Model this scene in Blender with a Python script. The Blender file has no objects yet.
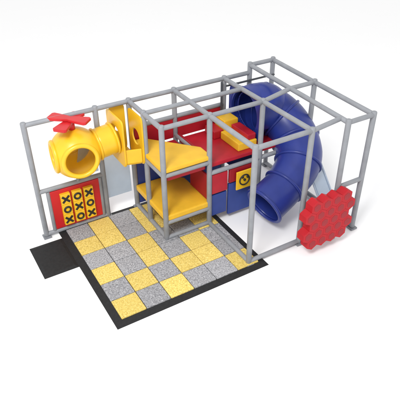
import bpy, bmesh, math, random
from mathutils import Vector, Matrix
random.seed(3)
S=bpy.context.scene
COL=S.collection
# ------------------------------------------------------------ helpers
def material(name,c,rough=.5,noise=0.06,scale=6,bump=0.0,bscale=60,spec=.4,alpha=1.0):
    m=bpy.data.materials.new(name);m.use_nodes=True
    nt=m.node_tree;b=nt.nodes['Principled BSDF']
    b.inputs['Roughness'].default_value=rough
    b.inputs['Alpha'].default_value=alpha
    b.inputs['Specular IOR Level'].default_value=spec
    tc=nt.nodes.new('ShaderNodeTexCoord')
    n=nt.nodes.new('ShaderNodeTexNoise');n.inputs['Scale'].default_value=scale;n.inputs['Detail'].default_value=4
    nt.links.new(tc.outputs['Object'],n.inputs['Vector'])
    r=nt.nodes.new('ShaderNodeValToRGB')
    r.color_ramp.elements[0].position=.3;r.color_ramp.elements[1].position=.7
    r.color_ramp.elements[0].color=[x*(1-noise*1.5) for x in c]+[1]
    r.color_ramp.elements[1].color=[min(1,x*(1+noise)) for x in c]+[1]
    nt.links.new(n.outputs['Fac'],r.inputs['Fac']);nt.links.new(r.outputs['Color'],b.inputs['Base Color'])
    if bump:
        n2=nt.nodes.new('ShaderNodeTexNoise');n2.inputs['Scale'].default_value=bscale
        nt.links.new(tc.outputs['Object'],n2.inputs['Vector'])
        bp=nt.nodes.new('ShaderNodeBump');bp.inputs['Strength'].default_value=bump;bp.inputs['Distance'].default_value=.01
        nt.links.new(n2.outputs['Fac'],bp.inputs['Height']);nt.links.new(bp.outputs['Normal'],b.inputs['Normal'])
    return m
def speckle(name,c,d,l):
    m=bpy.data.materials.new(name);m.use_nodes=True
    nt=m.node_tree;b=nt.nodes['Principled BSDF'];b.inputs['Roughness'].default_value=.85;b.inputs['Specular IOR Level'].default_value=.2
    tc=nt.nodes.new('ShaderNodeTexCoord')
    oi=nt.nodes.new('ShaderNodeObjectInfo')
    ad=nt.nodes.new('ShaderNodeVectorMath');ad.operation='ADD'
    cm=nt.nodes.new('ShaderNodeCombineXYZ')
    mu=nt.nodes.new('ShaderNodeMath');mu.operation='MULTIPLY';mu.inputs[1].default_value=37
    nt.links.new(oi.outputs['Random'],mu.inputs[0]);nt.links.new(mu.outputs[0],cm.inputs[2]);nt.links.new(mu.outputs[0],cm.inputs[0])
    nt.links.new(tc.outputs['Object'],ad.inputs[0]);nt.links.new(cm.outputs[0],ad.inputs[1])
    n=nt.nodes.new('ShaderNodeTexNoise');n.inputs['Scale'].default_value=38;n.inputs['Detail'].default_value=8;n.inputs['Roughness'].default_value=.85
    nt.links.new(ad.outputs[0],n.inputs['Vector'])
    r=nt.nodes.new('ShaderNodeValToRGB')
    r.color_ramp.elements[0].position=.38;r.color_ramp.elements[1].position=.50
    r.color_ramp.elements[0].color=d+(1,);r.color_ramp.elements[1].color=c+(1,)
    e=r.color_ramp.elements.new(.64);e.color=l+(1,)
    hs=nt.nodes.new('ShaderNodeHueSaturation')
    mr=nt.nodes.new('ShaderNodeMapRange');mr.inputs['To Min'].default_value=.88;mr.inputs['To Max'].default_value=1.1
    nt.links.new(oi.outputs['Random'],mr.inputs['Value']);nt.links.new(mr.outputs['Result'],hs.inputs['Value'])
    nt.links.new(n.outputs['Fac'],r.inputs['Fac']);nt.links.new(r.outputs['Color'],hs.inputs['Color']);nt.links.new(hs.outputs['Color'],b.inputs['Base Color'])
    bp=nt.nodes.new('ShaderNodeBump');bp.inputs['Strength'].default_value=.4;bp.inputs['Distance'].default_value=.008
    nt.links.new(n.outputs['Fac'],bp.inputs['Height']);nt.links.new(bp.outputs['Normal'],b.inputs['Normal'])
    return m
def finish(name,bm,mat,parent=None,smooth=False,origin=None,label=None):
    bmesh.ops.recalc_face_normals(bm,faces=bm.faces)
    if origin is None:
        o=Vector((0,0,0))
        for v in bm.verts:o+=v.co
        o/=max(1,len(bm.verts))
    else:o=Vector(origin)
    for v in bm.verts:v.co-=o
    me=bpy.data.meshes.new(name);bm.to_mesh(me);bm.free()
    ob=bpy.data.objects.new(name,me);COL.objects.link(ob);ob.location=o
    me.materials.append(mat)
    if smooth:
        for p in me.polygons:p.use_smooth=True
    if parent:
        ob.parent=parent
        l=Vector((0,0,0));q=parent
        while q: l+=q.location;q=q.parent
        ob.location=o-l
    if label:ob['label']=label
    return ob
def thing(name,loc,label,cat,group=None):
    e=bpy.data.objects.new(name,None);COL.objects.link(e);e.location=loc;e.empty_display_size=.1
    e['label']=label;e['category']=cat
    if group:e['group']=group
    return e
def bev(bm,w,seg=2):
    es=[e for e in bm.edges if len(e.link_faces)==2 and e.calc_face_angle(0)>.6]
    bmesh.ops.bevel(bm,geom=es,offset=w,segments=seg,affect='EDGES',profile=.6)
def box_bm(c,s,b=.012):
    n=bmesh.new();bmesh.ops.create_cube(n,size=1)
    bmesh.ops.scale(n,verts=n.verts,vec=s)
    if b:bev(n,b)
    bmesh.ops.translate(n,verts=n.verts,vec=c)
    return n
def sweep_bm(pts,r,seg=20,cap=False,rf=None):
    bm=bmesh.new();pts=[Vector(p) for p in pts];rings=[]
    t0=(pts[1]-pts[0]).normalized()
    up=Vector((0,0,1)) if abs(t0.z)<.9 else Vector((0,1,0))
    n=(up-up.dot(t0)*t0).normalized()
    for i,p in enumerate(pts):
        t=(pts[min(i+1,len(pts)-1)]-pts[max(i-1,0)]).normalized()
        n=(n-n.dot(t)*t).normalized();b=t.cross(n)
        rr=r if rf is None else rf(i/(len(pts)-1))
        rings.append([bm.verts.new(p+(n*math.cos(a)+b*math.sin(a))*rr) for a in [2*math.pi*k/seg for k in range(seg)]])
    for i in range(len(rings)-1):
        for k in range(seg):
            bm.faces.new((rings[i][k],rings[i][(k+1)%seg],rings[i+1][(k+1)%seg],rings[i+1][k]))
    if cap:
        bm.faces.new(rings[0][::-1]);bm.faces.new(rings[-1])
    return bm
def catmull(P,n=10):
    P=[Vector(p) for p in P];P=[2*P[0]-P[1]]+P+[2*P[-1]-P[-2]];o=[]
    for i in range(1,len(P)-2):
        a,b,c,d=P[i-1:i+3]
        for k in range(n):
            t=k/n
            o.append(.5*((2*b)+(c-a)*t+(2*a-5*b+4*c-d)*t*t+(3*b-a-3*c+d)*t**3))
    o.append(P[-2]);return o
def pipe(name,a,b,r,mat,parent,cap=True):
    a=Vector(a);b=Vector(b);d=(b-a).normalized()
    e=min(.02,r*.4)
    pts=[a,a+d*.004,a+d*e,b-d*e,b-d*.004,b]
    tmp=[r*.7,r*.86,r,r,r*.86,r*.7];n=len(pts)-1
    return finish(name,sweep_bm(pts,r,20,cap,rf=lambda f:tmp[int(round(f*n))]),mat,parent,True)
def torus_bm(c,axis,R,r,seg=40,ms=10):
    axis=Vector(axis).normalized()
    up=Vector((0,0,1)) if abs(axis.z)<.9 else Vector((1,0,0))
    u=(up-up.dot(axis)*axis).normalized();v=axis.cross(u)
    bm=bmesh.new();rs=[]
    for i in range(seg):
        a=2*math.pi*i/seg;d=u*math.cos(a)+v*math.sin(a)
        rs.append([bm.verts.new(Vector(c)+d*(R+r*math.cos(b))+axis*r*math.sin(b)) for b in [2*math.pi*k/ms for k in range(ms)]])
    for i in range(seg):
        for k in range(ms):
            bm.faces.new((rs[i][k],rs[(i+1)%seg][k],rs[(i+1)%seg][(k+1)%ms],rs[i][(k+1)%ms]))
    return bm
def plate_bm(poly,off,b=.01):
    bm=bmesh.new();off=Vector(off)
    A=[bm.verts.new(Vector(p)) for p in poly];B=[bm.verts.new(Vector(p)+off) for p in poly]
    bm.faces.new(A);bm.faces.new(B[::-1]);n=len(A)
    for i in range(n):bm.faces.new((A[i],B[i],B[(i+1)%n],A[(i+1)%n]))
    bmesh.ops.recalc_face_normals(bm,faces=bm.faces)
    if b:bev(bm,b)
    return bm
def hole_panel_bm(c,u,v,hw,hh,r,th,n=7.0):
    c=Vector(c);u=Vector(u).normalized();v=Vector(v).normalized();w=u.cross(v)
    N=96;bm=bmesh.new();R=[]
    for s in (-.5,.5):
        o=[];i_=[]
        for k in range(N):
            a=2*math.pi*(k+.5)/N;x,y=math.cos(a),math.sin(a)
            m=(abs(x/hw)**n+abs(y/hh)**n)**(-1/n)
            o.append(bm.verts.new(c+u*x*m+v*y*m+w*th*s));i_.append(bm.verts.new(c+(u*x+v*y)*r+w*th*s))
        R.append((o,i_))
    for k in range(N):
        j=(k+1)%N
        bm.faces.new((R[0][0][k],R[0][0][j],R[0][1][j],R[0][1][k]))
        bm.faces.new((R[1][0][k],R[1][1][k],R[1][1][j],R[1][0][j]))
        bm.faces.new((R[0][0][k],R[1][0][k],R[1][0][j],R[0][0][j]))
        bm.faces.new((R[0][1][k],R[0][1][j],R[1][1][j],R[1][1][k]))
    return bm
# ------------------------------------------------------------ materials
GREY=material('padded_grey_vinyl',(.26,.27,.29),.5,.08,5,.2,30)
COLLAR=material('steel_collar',(.2,.21,.23),.35,.08,12)
DGREY=material('dark_steel',(.05,.055,.065),.4,.08,12)
YEL=material('yellow_vinyl',(.80,.47,.03),.45,.06,4,.1,25)
YPL=material('yellow_plastic',(.82,.49,.02),.32,.05,4,spec=.5)
RED=material('red_vinyl',(.44,.012,.025),.42,.08,4,.1,25)
REDP=material('red_plastic',(.53,.016,.02),.35,.05,4)
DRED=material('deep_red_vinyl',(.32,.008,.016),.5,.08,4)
BLUE=material('blue_plastic',(.018,.034,.22),.34,.08,3,spec=.45)
BLUV=material('blue_vinyl',(.03,.06,.27),.5,.08,4)
PALE=material('pale_blue_clear_plastic',(.38,.5,.64),.25,.05,4,alpha=.5)
BLACK=material('black_rubber',(.012,.012,.013),.7,.2,20,.3,90)
DARK=material('dark_marking',(.02,.02,.02),.5,.1)
TY=speckle('yellow_rubber_granules',(.74,.54,.12),(.38,.28,.10),(.88,.74,.34))
TG=speckle('grey_rubber_granules',(.33,.33,.345),(.11,.11,.12),(.6,.6,.62))
WHITE=material('white_backdrop_floor',(.93,.93,.93),.9,.002,1)
# ------------------------------------------------------------ ground
bm=bmesh.new();bmesh.ops.create_grid(bm,x_segments=1,y_segments=1,size=80)
g=finish('ground',bm,WHITE,origin=(0,0,0));g['kind']='structure'
# ------------------------------------------------------------ mat
X0,X1,X2,X3,X4,X5=0,1.27,1.92,2.86,4.0,5.2
YB,YF=-1.3,-2.65;YM=-.62;H=2.4;PR=.05
mx0,my0=.36,-2.72;NX,NY=6,6;T=2.675/6
mt=thing('rubber_edging',(mx0,my0,0),'black rubber sloped border running around the yellow and grey tiles','mat edging')
def ramp_bm(x0,y0,x1,y1,w,h=.035):
    bm=bmesh.new()
    O=[bm.verts.new((x,y,.004)) for x,y in ((x0-w,y0-w),(x1+w,y0-w),(x1+w,y1+w),(x0-w,y1+w))]
    I=[bm.verts.new((x,y,h)) for x,y in ((x0,y0),(x1,y0),(x1,y1),(x0,y1))]
    for k in range(4):bm.faces.new((O[k],O[(k+1)%4],I[(k+1)%4],I[k]))
    bm.faces.new(I);bm.faces.new(O[::-1])
    return bm
finish('ramp_strip',ramp_bm(mx0,my0,mx0+T*NX,my0+T*NY,.13,.03),BLACK,mt)
rm=thing('entry_mat',(-.05,-.6,0),'plain black rubber entry mat beside the tiled floor','mat')
finish('mat_sheet',ramp_bm(-.34,-1.08,.17,-.25,.06,.022),BLACK,rm)
pat=["YGYGGY","GYGYYG","YGYGYG","GGYGGY","YYGYYG","GYGYGY"]
for i in range(NX):
    for j in range(NY):
        y=pat[j][i]=='Y'
        cx=mx0+T*(i+.5);cy=my0+T*(j+.5)
        t=finish('floor_tile',box_bm((cx,cy,.031+random.uniform(-.001,.001)),(T-.011,T-.011,.045),.01),TY if y else TG)
        t['label']='square %s rubber floor tile in the chequered mat'%('yellow speckled' if y else 'grey speckled')
        t['category']='floor tile';t['group']='chequered rubber floor tiles'
# ------------------------------------------------------------ frame
fr=thing('play_frame',(0,0,0),'grey padded tube frame of an indoor playground with decks','play structure')
zt=H-.03
YE1=-2.82;XA=4.62;ZT2=2.52
posts=[(X0,0,H),(X1,0,H),(X2,0,H),(X3,0,H),(X4,0,H),(X2,YB,H),(X3,YB,H),(X4,YB,H),(X3,YF,H),(X4,YF,H),
 (X5,0,ZT2+.04),(X5,YB,ZT2),(X5,YE1,ZT2-.06),(XA,YE1,ZT2-.06),(XA,0,ZT2+.04),(X2,YM,H)]
for x,y,h in posts:
    p=pipe('post',(x,y,0.03),(x,y,h+.03),PR,GREY,fr)
    finish('base_foot',box_bm((x,y,.02),(.15,.15,.035),.006),COLLAR,p)
RN=0
def hb(x0,y0,x1,y1,z,r=.043,z1=None,mat=None):
    global RN;RN+=1
    a=Vector((x0,y0,z));b=Vector((x1,y1,z if z1 is None else z1))
    pipe('rail',a,b,r+(.0006 if RN%2 else 0),mat or GREY,fr)
def xr(xs,y,z):hb(xs[0],y,xs[-1],y,z)
def yr(x,ys,z,z1=None):hb(x,ys[0],x,ys[-1],z,.0445,z1)
xr([X0,XA],0,zt);xr([X2,X4],YB,zt);hb(X4,YB,XA,YB,zt,z1=ZT2-.03);xr([X2,X4],YM,zt)
hb(X3,YF,X4,YF,zt);hb(X4,YF,XA,YF,zt,z1=ZT2-.08)
z2=ZT2-.03
xr([XA,X5],0,z2+.04);xr([XA,X5],YB,z2);xr([XA,X5],YE1,z2-.06);yr(XA,[0,YE1],z2+.04,z2-.06);yr(X5,[0,YE1],z2+.04,z2-.06)
yr(X2,[0,YB],zt)
for x in (X3,X4):yr(x,[0,YF],zt)
# dark slim rail and upright by the slide head
pipe('guard_rail',(X4,-.08,2.24),(X5,-.08,2.24),.02,DGREY,fr)
pipe('guard_rail',(X4-.12,-.1,1.4),(X4-.12,-.1,2.36),.022,DGREY,fr)
# bottom + mid rails
xr([X0,X1],0,.07);xr([X0,X1],0,1.02)
xr([X2,X3],YB,.08);yr(X2,[0,YB],.08)
xr([X3,X4],YF,.07);hb(X4,YF,X5,YF,.07);yr(X5,[0,YE1],.07);yr(X3,[YB,YF],.07)
hb(XA,YE1,X5,YE1,1.15)
zy=1.5
xr([X2,X3],YB,zy-.06);yr(X2,[0,YB],zy-.06);yr(X3,[0,YB],zy-.06);xr([X3,X4],YB,1.2)
xr([X2,X4],0,1.2);yr(X4,[0,YB],1.2);hb(X4,YB,X5,YB,1.2);xr([X2,X4],0,1.83)
# decks
def plate(name,poly,off,mat,parent=fr,b=.015,label=None):
    return finish(name,plate_bm(poly,off,b),mat,parent,label=label)
e=.05
zd=1.28
plate('deck',[(X2-.03,YB-.03,zy),(X3+.03,YB-.03,zy),(X3+.03,YB+.36,zy),(X2+.2,-e,zy),(X2-.03,-e,zy)],(0,0,.09),YEL,b=.025,label='upper triangular yellow padded deck')
plate('deck',[(X3-e,YB+e,zd),(X3-e,-e,zd),(X2+.1,-e,zd),(X2+.1,YB+e,zd)],(0,0,.085),RED,b=.02,label='red padded deck')
plate('deck',[(X2-.02,YB-.02,.46),(X3+.02,YB-.02,.46),(X3+.02,-.3,.46),(X3-.25,-e,.46),(X2-.02,-e,.46)],(0,0,.12),YEL,b=.025,label='lower wide yellow padded platform')
xr([X2,X3],YB,.42)
plate('deck',[(X3+e,YB+e,zd),(XA-.06,YB+e,zd),(XA-.06,-e,zd),(X3+e,-e,zd)],(0,0,.09),RED,b=.02,label='long red padded upper deck')
# steps near the slide entrance
plate('step',[(3.7,-.5,1.372),(4.03,-.5,1.372),(4.03,-.14,1.372),(3.7,-.14,1.372)],(0,0,.34),YEL,b=.02,label='tall yellow padded step beside the slide entrance')
plate('step',[(3.6,-1.15,1.372),(4.03,-1.15,1.372),(4.03,-.52,1.372),(3.6,-.52,1.372)],(0,0,.16),YEL,b=.02,label='low yellow padded step')
plate('step',[(3.46,-.5,1.372),(3.68,-.5,1.372),(3.68,-.14,1.372),(3.46,-.14,1.372)],(0,0,.17),RED,b=.02,label='red padded step')
plate('step',[(3.82,-1.12,1.535),(4.02,-1.12,1.535),(4.02,-.56,1.535),(3.82,-.56,1.535)],(0,0,.12),RED,b=.02,label='small upper red padded step')
# back walls
for a,b in ((X2+e,X3-e),(X3+e,X4-e)):
    plate('wall_panel',[(a,-.02,1.38),(b,-.02,1.38),(b,-.02,1.8),(a,-.02,1.8)],(0,.05,0),RED,label='red padded wall panel')
    plate('wall_panel',[(a,-.02,.1),(b,-.02,.1),(b,-.02,1.15),(a,-.02,1.15)],(0,.05,0),BLUV,label='blue padded wall panel')
plate('wall_panel',[(X4,-1.2,.5),(X4,-.1,.5),(X4,-.1,1.15),(X4,-1.2,1.15)],(.05,0,0),BLUV,label='blue padded wall panel below the slide')
plate('wall_panel',[(X3,YB+.08,1.38),(X3,-.08,1.38),(X3,-.08,1.5),(X3,YB+.08,1.5)],(.05,0,0),DRED,label='deep red padded kerb panel')
plate('wall_panel',[(X3+e,YB-.02,.72),(X3+.4,YB-.02,.72),(X3+.4,YB-.02,1.15),(X3+e,YB-.02,1.15)],(0,.05,0),RED,label='small red padded wall panel')
plate('wall_panel',[(X3+.44,YB-.02,.85),(X4-e,YB-.02,.85),(X4-e,YB-.02,1.15),(X3+.44,YB-.02,1.15)],(0,.05,0),DRED,label='deep red padded wall panel')
plate('wall_panel',[(X3+e,YB,.2),(X3+.4,YB,.2),(X3+.4,YB,.68),(X3+e,YB,.68)],(0,.05,0),BLUV,label='blue padded wall panel')
plate('wall_panel',[(X3+.44,YB,.1),(X4-e,YB,.1),(X4-e,YB,.82),(X3+.44,YB,.82)],(0,.05,0),BLUV,label='blue padded wall panel')
plate('wall_panel',[(X3-.03,YB+e,.6),(X3-.03,YM,.6),(X3-.03,YM,1.15),(X3-.03,YB+e,1.15)],(.04,0,0),DRED,label='deep red padded wall panel')
# small activity panel
ap=thing('bead_panel',(3.6,YB-.05,.6),'small yellow activity panel with dark round details by the slide exit','activity panel')
plate('board',[(3.42,YB-.06,.68),(3.78,YB-.06,.68),(3.78,YB-.06,1.08),(3.42,YB-.06,1.08)],(0,-.03,0),YPL,ap,.012)
finish('ring',torus_bm((3.6,YB-.095,.88),(0,1,0),.11,.014,36,8),DARK,ap,True)
for (x,z) in ((3.6,.88),(3.55,.95),(3.67,.93)):
    finish('knob',sweep_bm([(x,YB-.09,z),(x,YB-.1,z),(x,YB-.11,z),(x,YB-.115,z)],.04,16,True,rf=lambda f:.026 if f<.8 else .02),DARK,ap,True)
# ------------------------------------------------------------ game panel
gp=thing('game_panel',(.7,-.02,.1),'red game panel with three yellow columns of noughts and crosses blocks','activity panel')
plate('board',[(.2,-.03,.12),(1.16,-.03,.12),(1.16,-.03,.97),(.2,-.03,.97)],(0,.04,0),REDP,gp)
for a,b in (((.17,-.01,.1),(.17,-.01,.98)),((1.18,-.01,.1),(1.18,-.01,.98))):
    pipe('frame_bar',a,b,.035,GREY,gp)
for i in range(3):
    for j in range(3):
        cx=.46+.225*i;cz=.31+.232*j
        bl=finish('turning_block',box_bm((cx,-.06,cz),(.185,.08,.228),.012),YPL,gp)
        if (i+j)%2==0:
            for s in (1,-1):
                bmx=box_bm((0,0,0),(.19,.01,.042),.003)
                bmesh.ops.rotate(bmx,verts=bmx.verts,matrix=Matrix.Rotation(s*math.pi/4,3,'Y'))
                bmesh.ops.translate(bmx,verts=bmx.verts,vec=(cx,-.103-(.002 if s>0 else 0),cz))
                finish('cross_mark',bmx,DARK,bl)
        else:
            finish('nought_mark',torus_bm((cx,-.103,cz),(0,1,0),.058,.019,28,8),DARK,bl,True)
# ------------------------------------------------------------ helicopter
r=.46
hc=Vector((.76,-.18,1.73))
he=thing('toy_helicopter',hc,'yellow plastic helicopter crawl tube with round windows and red rotor','playground helicopter')
def bubble(name,c,r,dirs,ang,mat,parent,sc=(1,1,1)):
    bm=bmesh.new();bmesh.ops.create_uvsphere(bm,u_segments=128,v_segments=80,radius=r)
    kill=[]
    for f in bm.faces:
        m=f.calc_center_median().normalized()
        if any(m.angle(Vector(d))<a for d,a in zip(dirs,ang)):kill.append(f)
    bmesh.ops.delete(bm,geom=kill,context='FACES')
    bmesh.ops.scale(bm,verts=bm.verts,vec=sc)
    bmesh.ops.translate(bm,verts=bm.verts,vec=c)
    ob=finish(name,bm,mat,parent,True)
    s=ob.modifiers.new('thick','SOLIDIFY');s.thickness=.025;s.offset=-1
    return ob
d1=Vector((-.1,-1,.0)).normalized();d2=Vector((-1,.1,0)).normalized();d3=Vector((1,0,0))
d4=Vector((.1,1,0)).normalized()
bubble('cabin',hc,r,[d1,d2,d3,d4],[.7,.6,.6,.45],YPL,he)
for d,a in ((d1,.7),(d2,.6),(d4,.45)):
    finish('window_ring',torus_bm(hc+d*r*math.cos(a),d,r*math.sin(a),.042),YPL,he,True)
L=.74;SL=.12
tb=sweep_bm([hc+Vector((x,0,SL*x)) for x in (.36,.45,.55,.65,L)],.28,40)
ob=finish('tail_tube',tb,YPL,he,True);s=ob.modifiers.new('t','SOLIDIFY');s.thickness=.02
for x in (.39,L-.02):
    finish('tube_flange',torus_bm(hc+Vector((x,0,SL*x)),(1,0,SL),.285,.024),YPL,he,True)
pipe('mounting_bracket',(hc.x,hc.y+.08,hc.z-.44),(hc.x,-.02,1.04),.03,GREY,he)
finish('rotor_mast',sweep_bm([hc+Vector((0,0,.43)),hc+Vector((0,0,.62))],.055,16,True),REDP,he,True)
for k,a in enumerate((.75,.75+math.pi/2)):
    out=[]
    for s in range(0,21):
        u=-1+2*s/20;w=.065+.065*abs(u)**.7
        if abs(u)>.93:w*=.75
        out.append((u*.37,w))
    poly=[(x,w,0) for x,w in out]+[(x,-w,0) for x,w in reversed(out)]
    bm=plate_bm(poly,(0,0,.05),.012)
    bmesh.ops.rotate(bm,verts=bm.verts,matrix=Matrix.Rotation(a,3,'Z'))
    bmesh.ops.translate(bm,verts=bm.verts,vec=hc+Vector((-.03,0,.58+.053*k)))
    finish('rotor_blade',bm,REDP,he)
finish('tunnel_panel',hole_panel_bm((hc.x+L+.03,hc.y-.04,1.82),(0,1,0),(0,0,1),.36,.46,.275,.03,12),YPL,he,label='flat yellow panel the crawl tube opens through')
finish('tunnel_panel',hole_panel_bm((1.86,-.38,1.84),(0,1,0),(0,0,1),.28,.47,.16,.03,12),YPL,he,label='flat yellow panel with a round opening')
finish('tunnel_panel',hole_panel_bm((1.7,.08,1.86),(1,0,0),(0,0,1),.15,.46,.07,.03,12),YPL,he,label='narrow flat yellow back panel with a porthole')
plate('tunnel_floor',[(1.55,-.52,1.38),(1.84,-.6,1.38),(1.84,.06,1.38),(1.55,.06,1.38)],(0,0,.05),YPL,he)
plate('tunnel_side',[(1.55,-.52,1.42),(1.84,-.6,1.42),(1.84,-.6,1.7),(1.55,-.52,1.7)],(0,-.03,0),YPL,he)
# pale panels
plate('wall_panel',[(X1+.07,.06,.4),(X2-.07,.06,.4),(X2-.07,.06,1.36),(X1+.07,.06,1.36)],(0,.02,0),PALE,b=.004,label='pale blue clear plastic panel')
plate('wall_panel',[(X0+.75,.06,1.08),(X1-.06,.06,1.08),(X1-.06,.06,1.9),(X0+.95,.06,1.9)],(0,.02,0),PALE,b=.004,label='pale blue clear plastic panel')
# ------------------------------------------------------------ tube slide
sl=thing('tube_slide',(4.3,-1.3,0),'dark blue spiral tube slide winding down from the red deck','tube slide')
path=catmull([(4.12,-.6,1.88),(4.52,-.58,1.87),(4.84,-.86,1.64),(4.88,-1.3,1.34),(4.66,-1.68,1.06),(4.2,-1.86,.78),(3.68,-1.95,.56)],10)
def rr(f):
    return .46 if f<.6 else .46-.07*(min(f,.85)-.6)/.25
ob=finish('slide_tube',sweep_bm(path,.43,64,rf=rr),BLUE,sl,True);s=ob.modifiers.new('t','SOLIDIFY');s.thickness=.02
for i in range(0,len(path),10):
    t=(path[min(i+1,len(path)-1)]-path[max(i-1,0)])
    last=i>=len(path)-1
    finish('tube_flange',torus_bm(path[i],t,rr(i/(len(path)-1))+.005,.036 if last else .03,56),BLUE,sl,True)
bubble('entrance_dome',Vector((4.52,-.62,1.86)),.54,[Vector((-1,0,0)),Vector((.1,-.4,-.9)).normalized()],[.95,.7],BLUE,sl,(1,.95,.92))
finish('entrance_hood',hole_panel_bm((4.1,-.62,1.86),(0,1,0),(0,0,1),.54,.48,.43,.05,5),BLUE,sl)
plate('support_leg',[(4.0,-1.92,.02),(4.12,-1.92,.02),(4.12,-1.92,.45),(4.0,-1.92,.45)],(0,.1,0),BLUE,sl)
# pale slide
ps=thing('open_slide',(4.9,-2,0),'pale blue clear straight open slide standing inside the frame','slide')
plate('slide_bed',[(4.8,-1.5,1.4),(5.1,-1.5,1.4),(5.1,-2.6,.12),(4.8,-2.6,.12)],(0,.03,.03),PALE,ps)
for x in (4.76,5.105):
    plate('side_rail',[(x,-1.5,1.37),(x,-2.6,.09),(x,-2.5,.26),(x,-1.4,1.54)],(.03,0,0),PALE,ps,.008)
# ------------------------------------------------------------ honeycomb
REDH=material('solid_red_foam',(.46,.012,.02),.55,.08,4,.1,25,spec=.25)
hx=thing('honeycomb_panel',(4.25,-3.0,0),'red honeycomb climbing panel of padded hexagons on the frame','climbing panel')
R=.132;dx=R*math.sqrt(3);dz=R*1.5
def hexpoly(cx,cz,R,y):return [(cx+R*math.sin(a),y,cz+R*math.cos(a)) for a in [math.pi/3*i for i in range(6)]]
HX0=3.84;HY=-2.88
rows=[(4,.5),(5,0),(4,.5),(5,0),(4,.5)]
for j,(n,o) in enumerate(rows):
    for i in range(n):
        cx=HX0+dx*(i+o);cz=.29+dz*j
        c=finish('hexagon_cushion',plate_bm(hexpoly(cx,cz,R*.998,HY),(0,-.18,0),.005),REDH,hx)
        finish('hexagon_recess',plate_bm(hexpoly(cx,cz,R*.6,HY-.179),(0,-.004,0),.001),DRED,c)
plate('backing_board',[(HX0,HY,.25),(HX0+.8,HY,.25),(HX0+.8,HY,1.0),(HX0,HY,1.0)],(0,.01,0),DRED,hx,.002)
pipe('mounting_bracket',(4.0,-2.69,.6),(4.0,HY+.02,.6),.03,GREY,hx)
# ------------------------------------------------------------ camera
cam=bpy.data.cameras.new('camera');co=bpy.data.objects.new('camera',cam);COL.objects.link(co)
f=526.7;cam.lens=36*f/400;cam.sensor_width=36;cam.clip_end=500
Rw=[[0.8589,-0.512,-0.0055],[-0.2947,-0.4855,-0.8231],[0.4188,0.7086,-0.5679]]
fw=Vector(Rw[2]).normalized();rt=Vector(Rw[0]);rt=(rt-rt.dot(fw)*fw).normalized();up=rt.cross(fw)
M=Matrix((rt,up,-fw)).transposed().to_4x4();M.translation=Vector((-1.513,-8.352,6.333))
co.matrix_world=M;S.camera=co
# ------------------------------------------------------------ light
w=bpy.data.worlds.new('World');S.world=w;w.use_nodes=True
w.node_tree.nodes['Background'].inputs['Color'].default_value=(1,1,1,1)
w.node_tree.nodes['Background'].inputs['Strength'].default_value=1.0
def area(name,loc,tgt,size,power):
    l=bpy.data.lights.new(name,'AREA');l.size=size;l.energy=power
    o=bpy.data.objects.new(name,l);COL.objects.link(o);o.location=loc
    o.rotation_euler=(Vector(tgt)-Vector(loc)).to_track_quat('-Z','Y').to_euler()
area('studio_lamp',(-3,-6,10),(2.5,-1,0),3,900)
S.view_settings.view_transform='Standard';S.view_settings.look='None'
